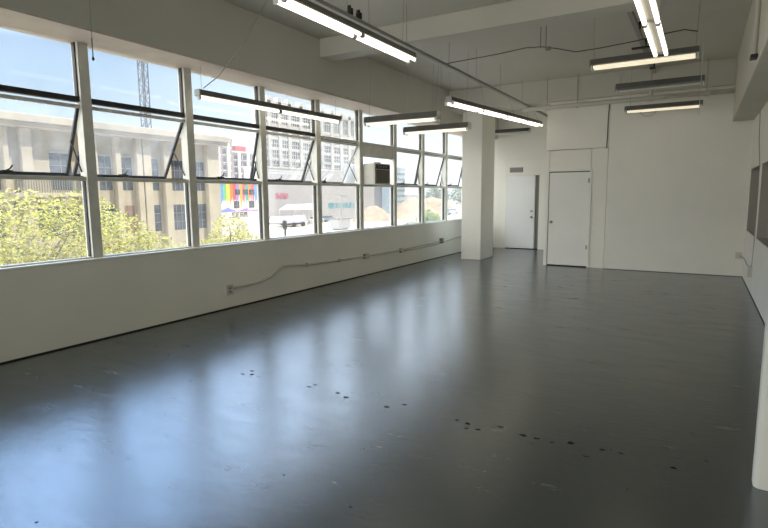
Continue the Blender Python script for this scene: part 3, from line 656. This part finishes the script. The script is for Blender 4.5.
def mound(label, x, y, r, h, seed):
    rd = random.Random(seed); bm = bmesh.new(); n = 22; rings = 7
    vs = []
    for i in range(rings):
        f = i/rings; row = []
        for k_ in range(n):
            rr = r*(1-f)*(1+rd.uniform(-.12,.12)); row.append(bm.verts.new((x+rr*1.0*math.cos(2*PI*k_/n), y+rr*1.4*math.sin(2*PI*k_/n), GZ+h*(math.sin(f*PI/2))**1.2*(1+rd.uniform(-.08,.08)))))
        vs.append(row)
    for A, B in zip(vs, vs[1:]):
        for k_ in range(n): bm.faces.new((A[k_], A[(k_+1)%n], B[(k_+1)%n], B[k_]))
    tp = bm.verts.new((x, y, GZ+h))
    for k_ in range(n): bm.faces.new((vs[-1][k_], vs[-1][(k_+1)%n], tp))
    m = MB(); m.bm.free(); m.bm = bm
    tag(m.make('dirt_mound', 'dirt', smooth=True), label, 'dirt mound')
mound('broad reddish dirt mound beyond the lot below the air conditioner', -80, 137, 6, 4.4, 1)
mound('wide tan dirt mound behind the green shrubs', -79, 162, 9, 6.6, 2)
mound('far tan dirt mound beside the column edge', -94, 208, 11, 6.6, 4)

def leaf_cloud(bm, c, rad, n, size, rd, shell=.55):
    for _ in range(n):
        while True:
            v = Vector((rd.uniform(-1,1), rd.uniform(-1,1), rd.uniform(-1,1)))
            if shell < v.length < 1: break
        p = Vector(c)+Vector((v.x*rad[0], v.y*rad[1], v.z*rad[2]))
        a = Vector((rd.uniform(-1,1), rd.uniform(-1,1), rd.uniform(-.6,.6))).normalized(); b = a.cross(Vector((rd.uniform(-1,1), rd.uniform(-1,1), 1))).normalized()
        s = size*rd.uniform(.6,1.4)
        q = [bm.verts.new(p-a*s), bm.verts.new(p+b*s*.45), bm.verts.new(p+a*s), bm.verts.new(p-b*s*.45)]
        bm.faces.new(q)
def tree(name, label, base, blobs, n, size, m, seed, group=None, trunk_r=.16, cat='tree'):
    rd = random.Random(seed)
    t = thing(name, label, cat, base, group)
    mb = MB(); tot = sum(b[1]**2 for b in blobs)
    for c, r, *sq in blobs:
        leaf_cloud(mb.bm, c, (r, r, r*(sq[0] if sq else .8)), int(n*r*r/tot), size, rd)
    me = mb.make('foliage', m, t)
    tb = MB(); top = Vector(blobs[0][0]); b0 = Vector(base)
    fork = b0.lerp(top, .45)
    tb.tube([b0, b0.lerp(fork,.5)+Vector((.05,.03,0)), fork], [trunk_r, trunk_r*.85, trunk_r*.7], 8)
    for c, r, *sq in blobs:
        c = Vector(c); tb.tube([fork, fork.lerp(c,.5)+Vector((0,0,.2)), c+Vector((0,0,r*.5))], [trunk_r*.6, trunk_r*.4, trunk_r*.12], 6)
        for _ in range(4):
            e_ = c+Vector((rd.uniform(-1,1)*r, rd.uniform(-1,1)*r, rd.uniform(-.3,1)*r*.8))*.8
            tb.tube([fork.lerp(c,.6), e_], [trunk_r*.25, trunk_r*.06], 5)
    tb.make('trunk', 'bark', t, smooth=True)
    return t
tree('street_tree', 'bushy yellow green street tree filling the first low window pane', (-13,7.0,GZ),
     [((-13,6.6,-.2),2.2),((-13,8.6,.05),1.9,.95),((-13,10.3,.1),1.7,1.0),((-12.2,7.6,-1.4),1.8),((-12.6,9.4,-1.5),1.8),((-13.5,4.6,-.7),1.8)], 20000, .072, 'leaf', 11)
tree('street_tree', 'street tree with a sloping crown in the second low window pane', (-13.5,12.6,GZ),
     [((-13.4,12.0,-.3),1.35,1.0),((-13.2,13.2,-.75),1.2),((-13.6,11.2,-.7),1.2,1.1),((-13,12.6,-2.0),1.6),((-13.2,14.4,-1.3),1.1)], 9500, .068, 'leaf', 12)
tree('street_tree', 'low sparse street tree beneath the cream building windows', (-14,15.4,GZ),
     [((-13.6,15.6,-1.2),1.1),((-14,15.0,-1.9),1.3),((-14,16.6,-1.2),1.0)], 4200, .068, 'leaf', 13)
tree('street_tree', 'leafy street tree standing in front of the painted house', (-13.5,17.8,GZ),
     [((-13,17.2,-.25),.95,1.1),((-13.4,18.3,-.85),1.0),((-13,19.2,-1.05),.85),((-13,17.6,-1.6),1.4),((-13.2,16.7,-1.0),.9)], 8000, .068, 'leaf', 14)
tree('shrub', 'green shrub in front of the tan dirt mound', (-30,72,GZ), [((-30,72.5,-2.6),1.9,1.1),((-30,74.5,-3.0),1.7),((-30,71,-3.2),1.5)], 2600, .22, 'leaf2', 21, cat='shrub')
tree('shrub', 'smaller green shrub beside the window mullion before the mounds', (-30,67.5,GZ), [((-30,66.9,-3.2),1.3),((-30,67.6,-3.6),.9)], 1400, .22, 'leaf2', 22, cat='shrub')
for i, (x, y, r, lb) in enumerate(((-150,330,8,'distant dark tree above the tan mound'),(-150,372,8,'distant tree between the far sheds'),(-150,420,9,'farthest hazy tree beside the column'))):
    tree('distant_tree', lb, (x,y,GZ), [((x,y,1),r),((x,y+10,0),r*.8)], 900, 1.0, 'leafdark', 30+i)

# cars and lot clutter
def car(label, x, y, rz, m, s=1.0):
    t = thing('parked_car', label, 'car', (x,y,GZ)); R_ = Matrix.Translation((x,y,GZ)) @ Matrix.Rotation(rz,4,'Z') @ Matrix.Scale(s,4)
    def put(mb):
        for v in mb.bm.verts: v.co = R_ @ v.co
        return mb
    put(MB().prism([(-2.2,.35),(-2.25,.8),(-2.0,.95),(-1.0,1.0),(1.9,1.0),(2.25,.85),(2.25,.35)], 'Y', -.88, .88)).make('body', m, t, .05)
    put(MB().prism([(-1.1,.98),(-.5,1.5),(1.2,1.5),(1.8,.98)], 'Y', -.78, .78)).make('cabin', 'glassdark', t, .05)
    put(MB().prism([(-.5,1.5),(-.45,1.54),(1.15,1.54),(1.2,1.5)], 'Y', -.78, .78)).make('roof', m, t)
    for wx in (-1.4,1.4):
        for wy in (-.85,.85): put(MB().tube([(wx,wy-.1,.34),(wx,wy+.1,.34)], .34, 12)).make('wheel', 'rubber', t)
car('pale blue car parked at the far lot edge beside the column', -78, 186, 1.9, 'carblue', 1.5)
car('white car parked behind the pale blue one at the far lot edge', -80, 197, 1.8, 'carwhite', 1.5)
car('white car parked at the foot of the graffiti wall', -89, 120, 1.57, 'carwhite', 1.2)
car('dark bluish car parked at the warehouse foot near the teal graffiti', -90, 126.5, 1.57, 'carblue', 1.2)
tr_ = thing('box_trailer', 'lavender white boat shaped trailer under the pink graffiti', 'trailer', (-84,102,GZ))
MB().prism([(-87,-4.9),(-86,-3.4),(-82,-3.2),(-81,-5.0)], 'Y', 98.5, 107).make('hull', 'carlav', tr_, .1)
for y in (101,104.5): MB().tube([(-80.9,y,-5.4),(-80.5,y,-5.4)], .6, 12).make('wheel', 'rubber', tr_)
MB().box(-83,-82.6,98.8,106.8,-5.5,-5.0).make('chassis', 'dark', tr_)
tn = thing('market_tent', 'white peaked tent below the pink graffiti', 'tent', (-88,112,GZ))
MB().prism([(-91,-1.9),(-85,-1.9),(-88,-.5)], 'Y', 107, 117).make('canopy', 'white', tn)
for x in (-90.8,-85.2):
    for y in (107.2,112,116.8): MB().box(x-.1,x+.1,y-.1,y+.1,GZ,-1.9).make('pole', 'greywall', tn)
po = thing('sign_post', 'short dark post sign standing in the pale lot', 'sign', (-58,72,GZ))
MB().box(-58.15,-57.85,71.9,72.1,GZ,-3.5).make('post', 'dark', po); MB().box(-58.4,-57.6,71.8,72.0,-4.3,-2.7).make('sign_face', 'dark', po)
lp = thing('lamp_pole', 'slim grey lamp pole with a flat head rising over the lot', 'street lamp', (-62,95,GZ))
MB().tube([(-62,95,GZ),(-62,95,1.4)], [.14,.08], 8).make('pole', 'grey_metal', lp); MB().box(-63.6,-61.2,93.6,96.0,1.4,1.7).make('lamp_head', 'grey_metal', lp)
ub = thing('utility_cabinet', 'grey utility cabinet at the foot of the lamp pole', 'cabinet', (-64,98,GZ))
MB().box(-65.6,-63.2,95.6,100.2,GZ+.3,-3.6).make('cabinet_body', 'greywall', ub, .05); MB().box(-65.7,-63.1,95.5,100.3,-3.6,-3.4).make('lid', 'plate', ub); MB().box(-65.2,-63.6,96,99.8,GZ,GZ+.3).make('plinth', 'plate', ub)

# ------------------------------------------------------------------ light
w = bpy.data.worlds.new('World'); S.world = w; w.use_nodes = True
nt = w.node_tree; N = nt.nodes; L = nt.links; bg = N['Background']
tc = N.new('ShaderNodeTexCoord'); sp = N.new('ShaderNodeSeparateXYZ'); L.new(tc.outputs['Generated'], sp.inputs[0])
rm = N.new('ShaderNodeValToRGB'); L.new(sp.outputs['Z'], rm.inputs['Fac'])
e = rm.color_ramp.elements
e[0].position = 0; e[0].color = (.93,.97,1.0,1)
e[1].position = .6; e[1].color = (.38,.60,1.0,1)
for p_, c_ in ((.08,(.82,.91,1.0)), (.18,(.58,.78,1.0)), (.32,(.43,.63,1.0))):
    el = e.new(p_); el.color = (*c_,1)
L.new(rm.outputs['Color'], bg.inputs['Color'])
# the sky is made brighter above the hazy lower band to light the room
fc = N.new('ShaderNodeFloatCurve'); L.new(sp.outputs['Z'], fc.inputs['Value'])
cv = fc.mapping.curves[0]
cv.points[0].location = (0,.070); cv.points[1].location = (1,.33)
for p_ in ((.12,.070), (.235,.070), (.285,.22), (.36,.38), (.6,.40)): cv.points.new(*p_)
for p_ in cv.points: p_.handle_type = 'VECTOR'
fc.mapping.update()
mu_ = N.new('ShaderNodeMath'); mu_.operation = 'MULTIPLY'; mu_.inputs[1].default_value = 6.0
L.new(fc.outputs[0], mu_.inputs[0])
az = N.new('ShaderNodeMapRange'); az.interpolation_type = 'SMOOTHSTEP'; L.new(sp.outputs['Y'], az.inputs['Value'])
az.inputs['From Min'].default_value = -.45; az.inputs['From Max'].default_value = .3; az.inputs['To Min'].default_value = 1.35; az.inputs['To Max'].default_value = 1.0
m2_ = N.new('ShaderNodeMath'); m2_.operation = 'MULTIPLY'; L.new(mu_.outputs[0], m2_.inputs[0]); L.new(az.outputs[0], m2_.inputs[1])
ax = N.new('ShaderNodeMapRange'); ax.interpolation_type = 'SMOOTHSTEP'; L.new(sp.outputs['X'], ax.inputs['Value'])
ax.inputs['From Min'].default_value = -.2; ax.inputs['From Max'].default_value = .45; ax.inputs['To Min'].default_value = 1.0; ax.inputs['To Max'].default_value = .15
m3_ = N.new('ShaderNodeMath'); m3_.operation = 'MULTIPLY'; L.new(m2_.outputs[0], m3_.inputs[0]); L.new(ax.outputs[0], m3_.inputs[1])
gl = N.new('ShaderNodeMapRange'); gl.interpolation_type = 'SMOOTHSTEP'; L.new(sp.outputs['Y'], gl.inputs['Value'])
gl.inputs['From Min'].default_value = -.97; gl.inputs['From Max'].default_value = -.86; gl.inputs['To Min'].default_value = 3.2; gl.inputs['To Max'].default_value = 0.0  # narrow glow added behind the camera to brighten the back wall
m4_ = N.new('ShaderNodeMath'); m4_.operation = 'ADD'; L.new(m3_.outputs[0], m4_.inputs[0]); L.new(gl.outputs[0], m4_.inputs[1])
fw = N.new('ShaderNodeMapRange'); fw.interpolation_type = 'SMOOTHSTEP'; L.new(sp.outputs['Y'], fw.inputs['Value'])
fw.inputs['From Min'].default_value = .5; fw.inputs['From Max'].default_value = .9; fw.inputs['To Min'].default_value = 1.0; fw.inputs['To Max'].default_value = 1.6
m5_ = N.new('ShaderNodeMath'); m5_.operation = 'MULTIPLY'; L.new(m4_.outputs[0], m5_.inputs[0]); L.new(fw.outputs[0], m5_.inputs[1])
L.new(m5_.outputs[0], bg.inputs['Strength'])
# warm white glow added to the unseen sky behind the camera as fill
wf = N.new('ShaderNodeMapRange'); L.new(sp.outputs['Y'], wf.inputs['Value']); wf.inputs['From Min'].default_value = -.35; wf.inputs['From Max'].default_value = .15; wf.inputs['To Min'].default_value = 1.0; wf.inputs['To Max'].default_value = 0.0
wm = N.new('ShaderNodeMixRGB'); L.new(wf.outputs[0], wm.inputs[0]); L.new(rm.outputs['Color'], wm.inputs[1]); wm.inputs[2].default_value = (.90,.90,.88,1)
hf = N.new('ShaderNodeMapRange'); L.new(sp.outputs['Y'], hf.inputs['Value']); hf.inputs['From Min'].default_value = .5; hf.inputs['From Max'].default_value = .85; hf.inputs['To Max'].default_value = .65
hm = N.new('ShaderNodeMixRGB'); L.new(hf.outputs[0], hm.inputs[0]); L.new(wm.outputs[0], hm.inputs[1]); hm.inputs[2].default_value = (.84,.90,.95,1)
L.new(hm.outputs[0], bg.inputs['Color'])
sd = bpy.data.lights.new('sun', 'SUN'); sd.energy = 2.3; sd.angle = .009; sd.color = (1,.90,.74)
so = bpy.data.objects.new('sun', sd); C.objects.link(so)
so.rotation_euler = Vector((.50,.42,.80)).to_track_quat('Z','Y').to_euler()

# ------------------------------------------------------------------ camera
yaw, pitch, roll, f = .5387035815, .1280974, -.0078067, 529.026
cyw, syw = math.cos(yaw), math.sin(yaw)
fwd = Vector((-syw*math.cos(pitch), cyw*math.cos(pitch), -math.sin(pitch)))
right = Vector((cyw, syw, 0)); up = right.cross(fwd)
r2 = right*math.cos(roll)+up*math.sin(roll); u2 = -right*math.sin(roll)+up*math.cos(roll)
cd = bpy.data.cameras.new('camera'); cd.sensor_width = 36; cd.sensor_fit = 'HORIZONTAL'; cd.lens = f*36/768; cd.clip_end = 3000; cd.clip_start = .05
co = bpy.data.objects.new('camera', cd); C.objects.link(co)
m4 = Matrix((r2, u2, -fwd)).transposed().to_4x4(); m4.translation = Vector((5.4903, 0, 1.5186)); co.matrix_world = m4
S.camera = co
S.view_settings.view_transform = 'Standard'; S.view_settings.look = 'None'; S.view_settings.gamma = 1; S.view_settings.use_curve_mapping = False
S.view_settings.exposure = 1.27
S.cycles.max_bounces = 14; S.cycles.diffuse_bounces = 6; S.cycles.glossy_bounces = 5; S.cycles.transparent_max_bounces = 16
for o in list(bpy.data.objects):
    if '_w' in o: del o['_w']
# repeats of one kind share a group
GROUPS = {'outlet_box': 'outlet boxes on the walls', 'wall_conduit': 'painted conduits on the walls', 'street_tree': 'street trees outside the windows',
          'shrub': 'shrubs before the dirt mounds', 'dirt_mound': 'dirt mounds beyond the lot', 'parked_car': 'cars parked in the lot', 'distant_tree': 'distant trees',
          'apartment_building': 'brick apartment blocks', 'shed': 'distant sheds', 'ceiling_channel': 'steel channels under the ceiling'}
for o in bpy.data.objects:
    if o.parent is None and 'label' in o:
        base = o.name.split('.')[0]
        if base == 'fluorescent_light':
            o['group'] = 'crosswise ceiling fixtures' if 'crosswise' in o['label'] else 'lengthwise ceiling fixtures'
        elif base in GROUPS: o['group'] = GROUPS[base]
